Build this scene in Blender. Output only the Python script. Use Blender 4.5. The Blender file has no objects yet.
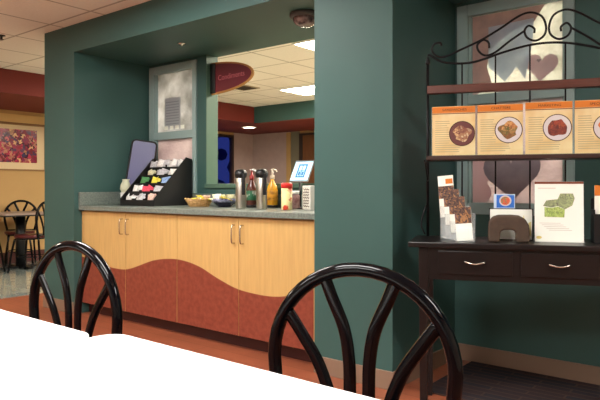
import bpy, bmesh, math, random
from math import pi, sin, cos, radians
from mathutils import Vector, Matrix
random.seed(7)
SC = bpy.context.scene
COL = SC.collection

# ------------------------------------------------------------------ materials
def lin(c):
    return tuple(((v/255)/12.92 if v/255 <= .04045 else ((v/255+.055)/1.055)**2.4) for v in c)
_M = {}
def mat(name, rgb, rough=.5, metal=0, spec=.5, coat=0, var=0, scale=8, stretch=(1,1,1), rgb2=None,
        bump=0, bscale=60, emit=0, emitc=None, trans=0, ior=1.45, alpha=1, lo=.35, hi=.65):
    if name in _M: return _M[name]
    m = bpy.data.materials.new(name); m.use_nodes = True
    nt = m.node_tree; p = nt.nodes['Principled BSDF']
    c = lin(rgb)
    p.inputs['Base Color'].default_value = (*c, 1)
    p.inputs['Roughness'].default_value = rough
    p.inputs['Metallic'].default_value = metal
    p.inputs['Specular IOR Level'].default_value = spec
    p.inputs['Coat Weight'].default_value = coat
    p.inputs['Transmission Weight'].default_value = trans
    p.inputs['IOR'].default_value = ior
    p.inputs['Alpha'].default_value = alpha
    if emit:
        p.inputs['Emission Color'].default_value = (*(emitc or c), 1)
        p.inputs['Emission Strength'].default_value = emit
    tc = nt.nodes.new('ShaderNodeTexCoord'); mp = nt.nodes.new('ShaderNodeMapping')
    nt.links.new(tc.outputs['Object'], mp.inputs['Vector'])
    mp.inputs['Scale'].default_value = stretch
    if var or rgb2:
        n = nt.nodes.new('ShaderNodeTexNoise'); n.inputs['Scale'].default_value = scale
        n.inputs['Detail'].default_value = 5
        nt.links.new(mp.outputs[0], n.inputs['Vector'])
        r = nt.nodes.new('ShaderNodeValToRGB')
        r.color_ramp.elements[0].position = lo; r.color_ramp.elements[1].position = hi
        if rgb2: a, b = c, lin(rgb2)
        else: a, b = tuple(v*(1-var) for v in c), tuple(min(1, v*(1+var)) for v in c)
        r.color_ramp.elements[0].color = (*a, 1); r.color_ramp.elements[1].color = (*b, 1)
        nt.links.new(n.outputs['Fac'], r.inputs['Fac'])
        nt.links.new(r.outputs['Color'], p.inputs['Base Color'])
    if bump:
        n2 = nt.nodes.new('ShaderNodeTexNoise'); n2.inputs['Scale'].default_value = bscale
        nt.links.new(mp.outputs[0], n2.inputs['Vector'])
        bn = nt.nodes.new('ShaderNodeBump'); bn.inputs['Strength'].default_value = bump
        bn.inputs['Distance'].default_value = .01
        nt.links.new(n2.outputs['Fac'], bn.inputs['Height'])
        nt.links.new(bn.outputs[0], p.inputs['Normal'])
    _M[name] = m
    return m

def blobs(name, cols, scale=18, rough=.5):
    """mottled picture material: voronoi cells coloured from a ramp"""
    m = bpy.data.materials.new(name); m.use_nodes = True
    nt = m.node_tree; p = nt.nodes['Principled BSDF']; p.inputs['Roughness'].default_value = rough
    tc = nt.nodes.new('ShaderNodeTexCoord')
    ns = nt.nodes.new('ShaderNodeTexNoise'); ns.inputs['Scale'].default_value = scale; ns.inputs['Detail'].default_value = 2
    v = nt.nodes.new('ShaderNodeTexVoronoi'); v.inputs['Scale'].default_value = scale
    mx = nt.nodes.new('ShaderNodeMixRGB'); mx.inputs[0].default_value = .12
    nt.links.new(tc.outputs['Object'], ns.inputs['Vector'])
    nt.links.new(tc.outputs['Object'], mx.inputs[1]); nt.links.new(ns.outputs['Color'], mx.inputs[2])
    nt.links.new(mx.outputs[0], v.inputs['Vector'])
    sp = nt.nodes.new('ShaderNodeSeparateColor'); nt.links.new(v.outputs['Color'], sp.inputs[0])
    r = nt.nodes.new('ShaderNodeValToRGB'); r.color_ramp.interpolation = 'EASE'
    els = r.color_ramp.elements
    while len(els) < len(cols): els.new(.5)
    for i, c in enumerate(cols):
        els[i].position = i/(len(cols)-1); els[i].color = (*lin(c), 1)
    nt.links.new(sp.outputs[0], r.inputs['Fac']); nt.links.new(r.outputs[0], p.inputs['Base Color'])
    return m

TEAL = (59, 91, 87)
M_teal = mat('teal_paint', TEAL, .5, spec=.35, var=.05, scale=2, bump=.05, bscale=180)
M_tan = mat('tan_paint', (190, 154, 100), .7, var=.04, scale=2)
M_red = mat('red_paint', (110, 36, 28), .7, var=.05, scale=2)
M_mauve = mat('mauve_paint', (186, 164, 158), .7, var=.04)
M_beige = mat('beige_paint', (205, 195, 178), .8)
M_frame = mat('sage_window_frame', (146, 170, 168), .45)
M_jamb = mat('sage_trim', (78, 106, 90), .5)
M_maple = mat('maple_laminate', (198, 162, 102), .42, var=.06, scale=5, stretch=(9, 9, .8))
M_redlam = mat('red_laminate', (122, 54, 40), .45, rgb2=(140, 70, 52), scale=28)
M_seam = mat('maple_edge', (188, 148, 92), .5)
M_toe = mat('maroon_vinyl', (58, 24, 24), .35)
M_ctr = mat('speckled_green_laminate', (96, 106, 100), .32, rgb2=(124, 132, 124), scale=90)
M_base = mat('taupe_vinyl', (132, 108, 90), .45)
M_basem = mat('maroon_base', (80, 34, 30), .5)
M_black = mat('glossy_black_enamel', (4, 5, 9), .10, spec=.28)
M_blackp = mat('black_plastic', (16, 16, 18), .4)
M_iron = mat('wrought_iron', (26, 24, 26), .45, metal=.6)
M_rackw = mat('red_brown_shelf_wood', (88, 46, 34), .4, var=.15, scale=6, stretch=(1, 12, 12))
M_dark = mat('dark_espresso_wood', (24, 18, 18), .3, var=.15, scale=6, stretch=(1, 10, 10))
M_steel = mat('brushed_steel', (190, 186, 176), .28, metal=1)
M_nickel = mat('satin_nickel', (205, 200, 190), .25, metal=1)
M_white = mat('white_laminate', (238, 238, 236), .45)
M_wpap = mat('white_paper', (244, 246, 236), .7)
M_cream = mat('cream_paper', (214, 178, 118), .6, rgb2=(232, 216, 168), scale=6)
M_orange = mat('orange_paper', (210, 120, 34), .6)
M_brown = mat('brown_print', (120, 58, 34), .6)
M_text = mat('dark_brown_ink', (70, 44, 26), .7)
M_gtext = mat('grey_ink', (182, 164, 126), .8)
M_clear = mat('clear_acrylic', (235, 240, 240), .05, alpha=.16)
M_maroonv = mat('maroon_seat_vinyl', (84, 28, 30), .3)
M_burg = mat('burgundy_sign_paint', (104, 12, 32), .45)
M_gold = mat('gold_rim_paint', (176, 124, 62), .45)
M_tablegrey = mat('grey_table_laminate', (150, 132, 122), .4)
M_wicker = mat('tan_wicker', (206, 164, 106), .7, bump=.6, bscale=160)
M_arch = mat('brown_suede_finish', (72, 56, 44), .7, var=.12, scale=30)

# ceiling tiles
m = bpy.data.materials.new('ceiling_tile'); m.use_nodes = True; _M['ct'] = m
nt = m.node_tree; p = nt.nodes['Principled BSDF']; p.inputs['Roughness'].default_value = .9
tc = nt.nodes.new('ShaderNodeTexCoord'); sx = nt.nodes.new('ShaderNodeSeparateXYZ'); nt.links.new(tc.outputs['Object'], sx.inputs[0])
def mth(op, a, b=None):
    n = nt.nodes.new('ShaderNodeMath'); n.operation = op
    for i, v in enumerate((a, b)):
        if v is None: continue
        if isinstance(v, (int, float)): n.inputs[i].default_value = v
        else: nt.links.new(v, n.inputs[i])
    return n.outputs[0]
GX, GY, TS = -3.60, 4.47, .61
def edge(o, g): return mth('LESS_THAN', mth('ABSOLUTE', mth('SUBTRACT', mth('FRACT', mth('DIVIDE', mth('SUBTRACT', o, g), TS)), .5)), .483)
e = mth('MULTIPLY', edge(sx.outputs[0], GX-TS*40), edge(sx.outputs[1], GY-TS*40))
ns = nt.nodes.new('ShaderNodeTexNoise'); ns.inputs['Scale'].default_value = 40; nt.links.new(tc.outputs['Object'], ns.inputs['Vector'])
r = nt.nodes.new('ShaderNodeValToRGB'); r.color_ramp.elements[0].color = (*lin((228, 222, 210)), 1); r.color_ramp.elements[1].color = (*lin((240, 235, 224)), 1)
nt.links.new(ns.outputs['Fac'], r.inputs['Fac'])
mx = nt.nodes.new('ShaderNodeMixRGB'); mx.inputs[1].default_value = (*lin((176, 168, 154)), 1)
nt.links.new(e, mx.inputs[0]); nt.links.new(r.outputs[0], mx.inputs[2]); nt.links.new(mx.outputs[0], p.inputs['Base Color'])
M_ceil = m

def brickmat(name, c1, c2, mort, w, h, rough, off=.5, msize=.01, rot=0, coat=0):
    m = bpy.data.materials.new(name); m.use_nodes = True
    nt = m.node_tree; p = nt.nodes['Principled BSDF']; p.inputs['Roughness'].default_value = rough
    p.inputs['Coat Weight'].default_value = coat
    tc = nt.nodes.new('ShaderNodeTexCoord'); mp = nt.nodes.new('ShaderNodeMapping'); mp.inputs['Rotation'].default_value = (0, 0, rot)
    b = nt.nodes.new('ShaderNodeTexBrick'); b.inputs['Scale'].default_value = 1
    b.inputs['Brick Width'].default_value = w; b.inputs['Row Height'].default_value = h; b.offset = off
    b.inputs['Mortar Size'].default_value = msize; b.inputs['Mortar Smooth'].default_value = .2
    b.inputs['Color1'].default_value = (*lin(c1), 1); b.inputs['Color2'].default_value = (*lin(c2), 1); b.inputs['Mortar'].default_value = (*lin(mort), 1)
    nt.links.new(tc.outputs['Object'], mp.inputs[0]); nt.links.new(mp.outputs[0], b.inputs['Vector'])
    n = nt.nodes.new('ShaderNodeTexNoise'); n.inputs['Scale'].default_value = 6; n.inputs['Detail'].default_value = 6
    nt.links.new(mp.outputs[0], n.inputs['Vector'])
    mx = nt.nodes.new('ShaderNodeMixRGB'); mx.blend_type = 'OVERLAY'; mx.inputs[0].default_value = .25
    nt.links.new(b.outputs['Color'], mx.inputs[1]); nt.links.new(n.outputs['Fac'], mx.inputs[2])
    nt.links.new(mx.outputs[0], p.inputs['Base Color'])
    return m
M_floor = brickmat('orange_brown_plank', (150, 84, 58), (138, 76, 52), (108, 58, 40), 1.2, .12, .35, msize=.003)
M_tile = brickmat('blue_grey_floor_tile', (128, 142, 142), (166, 166, 150), (108, 116, 116), .6, .6, .16, off=0, msize=.006, coat=.4)
M_rug = brickmat('striped_dark_rug', (18, 18, 30), (44, 22, 22), (62, 42, 34), .34, .055, .95, msize=.006)

# ------------------------------------------------------------------ mesh helpers
def rot(axis, a): return Matrix.Rotation(a, 4, axis)
def add_box(bm, x0, x1, y0, y1, z0, z1, M=None):
    vs = [bm.verts.new((x, y, z)) for x in (x0, x1) for y in (y0, y1) for z in (z0, z1)]
    for f in ((0,1,3,2), (4,6,7,5), (0,4,5,1), (2,3,7,6), (0,2,6,4), (1,5,7,3)):
        bm.faces.new([vs[i] for i in f])
    if M is not None: bmesh.ops.transform(bm, matrix=M, verts=vs)
    return vs
def catmull(pts, n=6):
    P = [Vector(p) for p in pts]; out = []
    for i in range(len(P)-1):
        a = P[i-1] if i else P[0]*2-P[1]; b, c = P[i], P[i+1]
        d = P[i+2] if i+2 < len(P) else P[-1]*2-P[-2]
        for k in range(n):
            t = k/n
            out.append(.5*((2*b)+(c-a)*t+(2*a-5*b+4*c-d)*t*t+(3*b-a-3*c+d)*t**3))
    out.append(P[-1]); return out
def add_tube(bm, pts, r, seg=8, ry=None, up=None, caps=True):
    """sweep an ellipse (r across, ry along 'up') on a path"""
    pts = [Vector(p) for p in pts]; rings = []
    prev = Vector(up) if up else None
    for i, p in enumerate(pts):
        t = (pts[min(i+1, len(pts)-1)]-pts[max(i-1, 0)]).normalized()
        if prev is None:
            prev = Vector((0, 0, 1)) if abs(t.z) < .9 else Vector((1, 0, 0))
        v = (prev-t*prev.dot(t)).normalized(); w = t.cross(v)
        if not up: prev = v
        rr = r[i] if isinstance(r, (list, tuple)) else r
        rv = rr if ry is None else ry
        rings.append([bm.verts.new(p+w*cos(2*pi*k/seg)*rr+v*sin(2*pi*k/seg)*rv) for k in range(seg)])
    for a, b in zip(rings, rings[1:]):
        for k in range(seg):
            f = bm.faces.new((a[k], a[(k+1) % seg], b[(k+1) % seg], b[k])); f.smooth = True
    if caps: bm.faces.new(rings[0][::-1]); bm.faces.new(rings[-1])
def add_lathe(bm, prof, c=(0, 0, 0), seg=20, smooth=True):
    """profile [(r,z)...] round z through c"""
    rings = []; allv = []
    for r, z in prof:
        if r < 1e-6: rings.append([bm.verts.new((c[0], c[1], c[2]+z))])
        else: rings.append([bm.verts.new((c[0]+r*cos(2*pi*k/seg), c[1]+r*sin(2*pi*k/seg), c[2]+z)) for k in range(seg)])
        allv += rings[-1]
    for a, b in zip(rings, rings[1:]):
        for k in range(seg):
            k2 = (k+1) % seg
            if len(a) == 1 and len(b) == 1: continue
            if len(a) == 1: f = bm.faces.new((a[0], b[k], b[k2]))
            elif len(b) == 1: f = bm.faces.new((a[k], a[k2], b[0]))
            else: f = bm.faces.new((a[k], a[k2], b[k2], b[k]))
            f.smooth = smooth
    if len(rings[0]) > 1: bm.faces.new(rings[0][::-1])
    if len(rings[-1]) > 1: bm.faces.new(rings[-1])
    return allv
def add_prism(bm, outline, z0, z1, M=None):
    a = [bm.verts.new((x, y, z0)) for x, y in outline]; b = [bm.verts.new((x, y, z1)) for x, y in outline]
    n = len(a); bm.faces.new(a[::-1]); bm.faces.new(b)
    for i in range(n): bm.faces.new((a[i], a[(i+1) % n], b[(i+1) % n], b[i]))
    if M is not None: bmesh.ops.transform(bm, matrix=M, verts=a+b)
UPR = rot('X', pi/2)      # (x, y, z) -> (x, -z, y): outlines drawn in x/y stand upright
def add_upright(bm, outline, yfront, yback):
    """outline in (x, z), thickness from yfront to yback"""
    add_prism(bm, outline, -yback, -yfront, UPR)
def rrect(x0, x1, y0, y1, r, n=6):
    o = []
    for cx, cy, a in ((x1-r, y0+r, -90), (x1-r, y1-r, 0), (x0+r, y1-r, 90), (x0+r, y0+r, 180)):
        for k in range(n+1):
            t = radians(a+90*k/n); o.append((cx+r*cos(t), cy+r*sin(t)))
    return o
def ell(cx, cz, rx, rz, n=24): return [(cx+rx*cos(2*pi*k/n), cz+rz*sin(2*pi*k/n)) for k in range(n)]

def obj(name, bm, m, parent=None, loc=(0, 0, 0), rz=0, bevel=0, M=None):
    bmesh.ops.recalc_face_normals(bm, faces=bm.faces)
    me = bpy.data.meshes.new(name); bm.to_mesh(me); bm.free()
    if m: me.materials.append(m)
    o = bpy.data.objects.new(name, me); COL.objects.link(o)
    if parent: o.parent = parent
    o.location = loc; o.rotation_euler = (0, 0, rz)
    if M is not None: o.matrix_basis = M
    if bevel:
        b = o.modifiers.new('bevel', 'BEVEL'); b.width = bevel; b.segments = 2; b.limit_method = 'ANGLE'
    return o
def new(): return bmesh.new()
def box(name, b, m, parent=None, bevel=0, **k):
    bm = new(); add_box(bm, *b); return obj(name, bm, m, parent, bevel=bevel, **k)
def tag(o, label, cat, group=None):
    o['label'] = label; o['category'] = cat
    if group: o['group'] = group
    return o
def struct(o): o['kind'] = 'structure'; return o
def thing(name, label, cat, loc=(0, 0, 0), rz=0, group=None, M=None):
    o = bpy.data.objects.new(name, None); COL.objects.link(o); o.empty_display_size = .1
    o.location = loc; o.rotation_euler = (0, 0, rz)
    if M is not None: o.matrix_basis = M
    return tag(o, label, cat, group)
def dup(root, label=None, M=None, loc=None, rz=None):
    def cp(o, par):
        c = o.copy(); COL.objects.link(c); c.parent = par
        for ch in [x for x in kids.get(o.name, [])]: cp(ch, c)
        return c
    kids = {}
    for x in COL.objects:
        if x.parent: kids.setdefault(x.parent.name, []).append(x)
    r = cp(root, None)
    if label: r['label'] = label
    if M is not None: r.matrix_basis = M
    if loc is not None: r.location = loc
    if rz is not None: r.rotation_euler = (0, 0, rz)
    return r
def textmesh(name, s, size, m, parent, M, ext=.0006, align='CENTER', sx=1):
    cu = bpy.data.curves.new(name, 'FONT'); cu.body = s; cu.size = size; cu.align_x = align; cu.align_y = 'CENTER'; cu.extrude = ext
    t = bpy.data.objects.new(name+'_tmp', cu); COL.objects.link(t)
    bpy.context.view_layer.update()
    dg = bpy.context.evaluated_depsgraph_get()
    me = bpy.data.meshes.new_from_object(t.evaluated_get(dg)); me.name = name
    bpy.data.objects.remove(t); me.materials.clear(); me.materials.append(m)
    o = bpy.data.objects.new(name, me); COL.objects.link(o); o.parent = parent
    o.matrix_basis = M @ Matrix.Diagonal((sx, 1, 1, 1)); return o

# ------------------------------------------------------------------ setting
CE = 2.447
XL, YF, XR, YN = -8.54, 9.1, 2.6, -3.0
YW, YW2 = 3.54, 3.67           # partition wall with the pass-through
SB = 2.216                     # soffit underside
CX0, CX1, CX2, CX3 = -5.14, -4.655, -2.105, -1.59
YC = 2.765
struct(box('floor', (-5.84, XR, YN, YW2, -.05, 0), M_floor))
struct(box('floor', (-5.84, XR, YW2, YF, -.05, 0), brickmat('beige_floor_tile', (196, 184, 160), (186, 176, 156), (140, 132, 120), .6, .6, .3, off=0, msize=.006)))
struct(box('floor', (XL, -5.84, YN, YF, -.05, 0), M_tile))
struct(box('ceiling', (XL-.1, XR, YN, YF+.1, CE, CE+.1), M_ceil))
# left wall of the dining room, with the dusk-blue window at the far end
bm = new()
add_box(bm, XL-.1, XL, YN, 7.45, 0, CE); add_box(bm, XL-.1, XL, 8.55, YF, 0, CE)
add_box(bm, XL-.1, XL, 7.45, 8.55, 0, .85); add_box(bm, XL-.1, XL, 7.45, 8.55, 2.12, CE)
struct(obj('wall_left', bm, M_tan))
struct(box('wall_left', (XL, XL+.01, 8.55, YF, 0, 2.17), M_mauve))
struct(box('wall_left', (XL, XL+.01, 7.41, YF, 0, .85), M_mauve))
struct(box('wall_far', (XL-.1, -7.61, YF, YF+.1, 0, CE), M_mauve))
struct(box('trim_5', (-7.61, -7.51, YF-.02, YF+.1, 0, 2.16), M_tan))
struct(box('wall_far', (-7.51, -7.28, YF, YF+.1, 0, CE), mat('grey_green_paint', (128, 124, 104), .7)))
dr = thing('door_1', 'x', 'x', (-7.24, YF-.02, 0)); del dr['label']; del dr['category']; struct(dr)
box('door_leaf', (.04, .9, 0, .015, .005, 2.08), mat('brown_door', (120, 78, 46), .5, var=.1, scale=5, stretch=(8, 8, 1)), dr)
bm = new(); add_box(bm, -.04, .04, -.01, .02, 0, 2.12); add_box(bm, .9, .98, -.01, .02, 0, 2.12); add_box(bm, .04, .9, -.01, .02, 2.08, 2.12); obj('door_frame', bm, mat('dark_door_frame', (58, 46, 42), .5), dr)
struct(box('wall_far', (-7.28, XR, YF, YF+.1, 0, CE), M_tan))
struct(box('wall_right', (XR, XR+.1, YN, YF, 0, CE), M_beige))
struct(box('wall_near', (XL, XR, YN-.1, YN, 0, CE), M_beige))
# bulkheads round the dining room
struct(box('wall_bulkhead', (XL, -7.0, YN, YF, 2.17, CE), M_red))
struct(box('wall_bulkhead', (-7.0, XR, 7.5, YF, 2.17, CE), M_teal))
struct(box('ceiling', (-7.0, XR, 7.505, YF, 2.16, 2.17), M_red))
struct(box('trim_1', (XL, XL+.012, YN, 7.4, 2.0, 2.117), mat('cream_border', (222, 186, 122), .7)))
struct(box('trim_2', (XL, XL+.02, YN, 7.4, 1.985, 2.0), mat('brown_border', (140, 98, 54), .6)))
struct(box('baseboard_left', (XL, XL+.015, YN, 7.4, 0, .155), M_basem))
# window of the dining room
w = struct(thing('window_3', '', '')); del w['label']; del w['category']
bm = new()
for b in ((XL-.07, XL+.01, 7.45, 7.5, .85, 2.12), (XL-.07, XL+.01, 8.5, 8.55, .85, 2.12), (XL-.07, XL+.01, 7.5, 8.5, .85, .9), (XL-.07, XL+.01, 7.5, 8.5, 2.07, 2.12)): add_box(bm, *b)
obj('window_frame', bm, mat('dark_window_frame', (60, 44, 40), .5), w)
box('pane', (XL-.05, XL-.042, 7.5, 8.5, .9, 2.07), mat('window_glass', (220, 230, 255), .03, trans=1, ior=1.05), w)
# partition wall: window 1 | strip | pass-through | column | window 2 | rest
W1 = (-4.64, -3.985, 1.02, 2.19); W2 = (-1.57, -.885, .905, 2.19)
OP = (-3.87, CX2, 1.065, SB)
bm = new()
def wall_with_holes(bm, x0, x1, z1, holes):
    x = x0
    for (a, b, c, d) in holes:
        if a > x: add_box(bm, x, a, YW, YW2, 0, z1)
        add_box(bm, a, b, YW, YW2, 0, c)
        if d < z1: add_box(bm, a, b, YW, YW2, d, z1)
        x = b
    add_box(bm, x, x1, YW, YW2, 0, z1)
wall_with_holes(bm, CX1, XR, SB, (W1, OP, W2))
struct(obj('wall_back', bm, M_teal))
struct(box('wall_column_left', (CX0, CX1, YC, YW2, 0, SB), M_teal))
struct(box('wall_column_right', (CX2, CX3, YC, YW, 0, SB), M_teal))
struct(box('wall_soffit', (CX0, XR, YC, YW2, SB, CE), M_teal))
for i, b in enumerate(((CX2-.0, CX3+.01, YC-.01, YC, 0, .1), (CX3, CX3+.01, YC, YW-.01, 0, .1))):
    struct(box('baseboard_column', b, M_base, bevel=.003))
struct(box('baseboard_column', (CX0-.01, CX1, YC-.01, YC, 0, .1), M_base, bevel=.003))
struct(box('baseboard_back', (CX3+.01, XR, YW-.01, YW, 0, .1), M_base, bevel=.003))
# pass-through casing
bm = new(); add_box(bm, OP[0]-.0, OP[0]+.006, YW-.001, YW2+.002, OP[2]+.035, OP[3]); struct(obj('trim_3', bm, M_jamb))
struct(box('trim_4', (OP[0], OP[1], YW-.02, YW2+.02, OP[2], OP[2]+.036), M_jamb, bevel=.004))

# decorative windows with frosted panes
def glassmat(name, c1, c2, scale):
    m = bpy.data.materials.new(name); m.use_nodes = True; nt = m.node_tree
    for n in list(nt.nodes): nt.nodes.remove(n)
    out = nt.nodes.new('ShaderNodeOutputMaterial'); tr = nt.nodes.new('ShaderNodeBsdfTranslucent')
    gl = nt.nodes.new('ShaderNodeBsdfPrincipled'); gl.inputs['Roughness'].default_value = .15
    ad = nt.nodes.new('ShaderNodeMixShader'); ad.inputs[0].default_value = .35
    tc = nt.nodes.new('ShaderNodeTexCoord'); n = nt.nodes.new('ShaderNodeTexNoise'); n.inputs['Scale'].default_value = scale; n.inputs['Detail'].default_value = 3
    r = nt.nodes.new('ShaderNodeValToRGB'); r.color_ramp.elements[0].position = .35; r.color_ramp.elements[1].position = .7
    r.color_ramp.elements[0].color = (*lin(c1), 1); r.color_ramp.elements[1].color = (*lin(c2), 1)
    v = nt.nodes.new('ShaderNodeTexVoronoi'); v.inputs['Scale'].default_value = 38
    bp = nt.nodes.new('ShaderNodeBump'); bp.inputs['Strength'].default_value = .5; bp.inputs['Distance'].default_value = .01
    L = nt.links.new
    L(tc.outputs['Object'], n.inputs['Vector']); L(tc.outputs['Object'], v.inputs['Vector']); L(n.outputs['Fac'], r.inputs['Fac'])
    L(v.outputs['Distance'], bp.inputs['Height']); L(bp.outputs[0], gl.inputs['Normal']); L(bp.outputs[0], tr.inputs['Normal'])
    L(r.outputs[0], tr.inputs['Color']); L(r.outputs[0], gl.inputs['Base Color'])
    L(tr.outputs[0], ad.inputs[1]); L(gl.outputs[0], ad.inputs[2]); L(ad.outputs[0], out.inputs[0])
    return m
M_fr1 = glassmat('frosted_glass_warm', (176, 178, 176), (236, 238, 240), 6)
M_fr2 = glassmat('frosted_glass_mauve', (190, 176, 180), (224, 214, 214), 4)
M_fr3 = glassmat('frosted_glass_cream', (206, 206, 196), (250, 252, 246), 8)
def deco_window(name, W, rails, mats, fw=.07):
    w = thing(name, 'x', 'x'); del w['label']; del w['category']; struct(w)
    x0, x1, z0, z1 = W
    bm = new(); yf, yb = YW-.018, YW+.06
    add_box(bm, x0, x0+fw, yf, yb, z0, z1); add_box(bm, x1-fw*.7, x1, yf, yb, z0, z1)
    add_box(bm, x0+fw, x1-fw*.7, yf, yb, z1-fw, z1); add_box(bm, x0+fw, x1-fw*.7, yf, yb, z0, z0+fw)
    add_box(bm, x0+fw, x1-fw*.7, yf+.004, yb, rails[0], rails[1])
    # inner stop bead
    for (a, b) in ((z0+fw, rails[0]), (rails[1], z1-fw)):
        add_box(bm, x0+fw, x0+fw+.018, yf+.018, yb, a, b); add_box(bm, x1-fw*.7-.018, x1-fw*.7, yf+.018, yb, a, b)
    obj('window_frame', bm, M_frame, w, bevel=.004)
    box('pane', (x0+fw, x1-fw*.7, YW+.02, YW+.03, rails[1], z1-fw), mats[0], w)
    box('pane', (x0+fw, x1-fw*.7, YW+.02, YW+.03, z0+fw, rails[0]), mats[1], w)
deco_window('window_1', W1, (1.51, 1.58), (M_fr1, M_fr2))
deco_window('window_2', W2, (1.575, 1.635), (M_fr3, M_fr2))

# ------------------------------------------------------------------ lights in the ceiling
M_glow = mat('light_diffuser', (255, 250, 235), .5, emit=30, emitc=(1, .98, .94))
M_glow2 = mat('light_diffuser_warm', (255, 240, 215), .5, emit=40, emitc=(1, .91, .76))
M_wmet = mat('white_enamel', (225, 225, 220), .5)
def troffer(x, y, where, glow=None, lx=1.22, ly=.61):
    t = thing('ceiling_light', where, 'ceiling light', (x, y, CE), 0, 'fluorescent ceiling panels')
    bm = new(); f = .02
    for b in ((0, lx, 0, f, -.012, -.001), (0, lx, ly-f, ly, -.012, -.001), (0, f, f, ly-f, -.012, -.001), (lx-f, lx, f, ly-f, -.012, -.001)): add_box(bm, *b)
    obj('frame', bm, M_wmet, t)
    box('diffuser', (f, lx-f, f, ly-f, -.008, -.002), glow or M_glow, t)
    return t
troffer(-3.64, 4.42, 'white ceiling panel light nearest the pass-through, top right of opening', M_glow2)
troffer(-5.50, 6.38, 'white ceiling panel light farther back, seen right of the oval sign', M_glow2)
troffer(-7.0+1.55+3.0, 6.38, 'white ceiling panel light in the back room hidden behind the right column', M_glow2)
troffer(-1.77, .20, 'bright ceiling panel light right above the white tables')
troffer(-1.77, -1.63, 'bright ceiling panel light behind the white tables')
troffer(-3.62, 1.42, 'bright ceiling panel light in front of the teal soffit over the cabinets')
troffer(-1.81, 4.42, 'unseen ceiling panel light added behind the right window to make it glow', M_glow2)  # added fill, hidden by the wall, backlights the panes of window_2
troffer(-6.11, 4.42, 'unseen ceiling panel light added behind the left window to make it glow', M_glow2)  # added out of sight too, so window_1 is lit from behind
troffer(.65, 1.42, 'unseen ceiling panel light added to brighten the rack and column side')  # added off-camera fill from the right for the column side and signs
troffer(-3.9, -1.63, 'ceiling panel light over the open floor left of the tables')
troffer(-6.6, .2, 'ceiling panel light over the far left dining floor', M_glow2)
t = thing('recessed_downlight', 'round white recessed light glowing under the red bulkhead', 'ceiling light', (-7.51, 7.91, 2.17))
bm = new(); add_lathe(bm, [(.135, -.001), (.135, -.012), (.115, -.014), (.115, -.004)], seg=28); obj('trim_ring', bm, M_wmet, t)
bm = new(); add_lathe(bm, [(0, -.016), (.06, -.02), (.113, -.006), (.113, -.002), (0, -.002)], seg=28); obj('lens', bm, mat('downlight_lens', (255, 245, 225), .4, emit=14, emitc=(1, .86, .66)), t)
t = thing('ceiling_vent', 'dark slatted vent in the tan ceiling beside the oval sign', 'vent', (-5.75, 5.95, CE))
bm = new()
for k in range(6): add_box(bm, -.13, .13, -.13+k*.05, -.11+k*.05, -.012, -.001)
obj('slats', bm, mat('vent_slats', (70, 58, 46), .6), t)
bm = new()
for b in ((-.16, .16, -.16, -.14, -.012, -.001), (-.16, .16, .14, .16, -.012, -.001), (-.16, -.14, -.14, .14, -.012, -.001), (.14, .16, -.14, .14, -.012, -.001)): add_box(bm, *b)
obj('frame', bm, mat('vent_frame', (160, 146, 120), .6), t)
# sprinkler in ceiling, far left
t = thing('sprinkler_head', 'small dark sprinkler head on ceiling at the left edge', 'sprinkler', (-5.5, 2.55, CE))
bm = new(); add_lathe(bm, [(.035, -.001), (.035, -.006), (.012, -.01), (.01, -.035), (.022, -.037), (.022, -.04), (0, -.04)], seg=14); obj('body', bm, mat('dark_metal', (60, 54, 48), .4, metal=.6), t)
t = thing('sprinkler_head', 'small pale sprinkler plate under the teal soffit', 'sprinkler', (-3.72, 3.14, SB))
bm = new(); add_lathe(bm, [(.035, -.001), (.035, -.005), (.012, -.009), (.01, -.02), (0, -.02)], seg=14); obj('body', bm, M_nickel, t)
# dome camera
t = thing('dome_camera', 'smoked dome camera under the teal soffit beside the right column', 'security camera', (-2.45, 3.12, SB))
bm = new(); add_lathe(bm, [(.105, -.001), (.105, -.022), (.098, -.03), (.08, -.03)], seg=28); obj('housing', bm, mat('grey_brown_housing', (88, 80, 76), .5), t)
bm = new(); add_lathe(bm, [(.084, -.030), (.080, -.05), (.064, -.07), (.035, -.083), (0, -.087)], seg=28); obj('dome', bm, mat('smoked_dome', (70, 52, 52), .12, rgb2=(150, 128, 122), scale=28), t)

# ------------------------------------------------------------------ oval sign
t = thing('oval_sign', 'burgundy half-oval sign with gold rim projecting into the pass-through', 'sign', (OP[0]+.006, 3.6, 2.012))
def halfoval(w, h, n=24): return [(w*sin(pi*k/n), -h*cos(pi*k/n)) for k in range(n+1)]
bm = new(); add_upright(bm, [(x+.0, z) for x, z in halfoval(.50, .138)], -.010, .010); obj('rim', bm, M_gold, t, bevel=.003)
bm = new(); add_upright(bm, [(x+.004, z) for x, z in halfoval(.478, .122)], -.0125, .0125); obj('panel', bm, M_burg, t)
bm = new(); add_box(bm, 0, .06, -.02, .02, -.128, .128); obj('bracket', bm, M_blackp, t, bevel=.003)
textmesh('lettering', 'Condiments', .064, mat('pink_lettering', (186, 96, 104), .5), t, Matrix.Translation((.25, -.0135, .0)) @ rot('Y', -.03) @ rot('X', pi/2))

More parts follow.
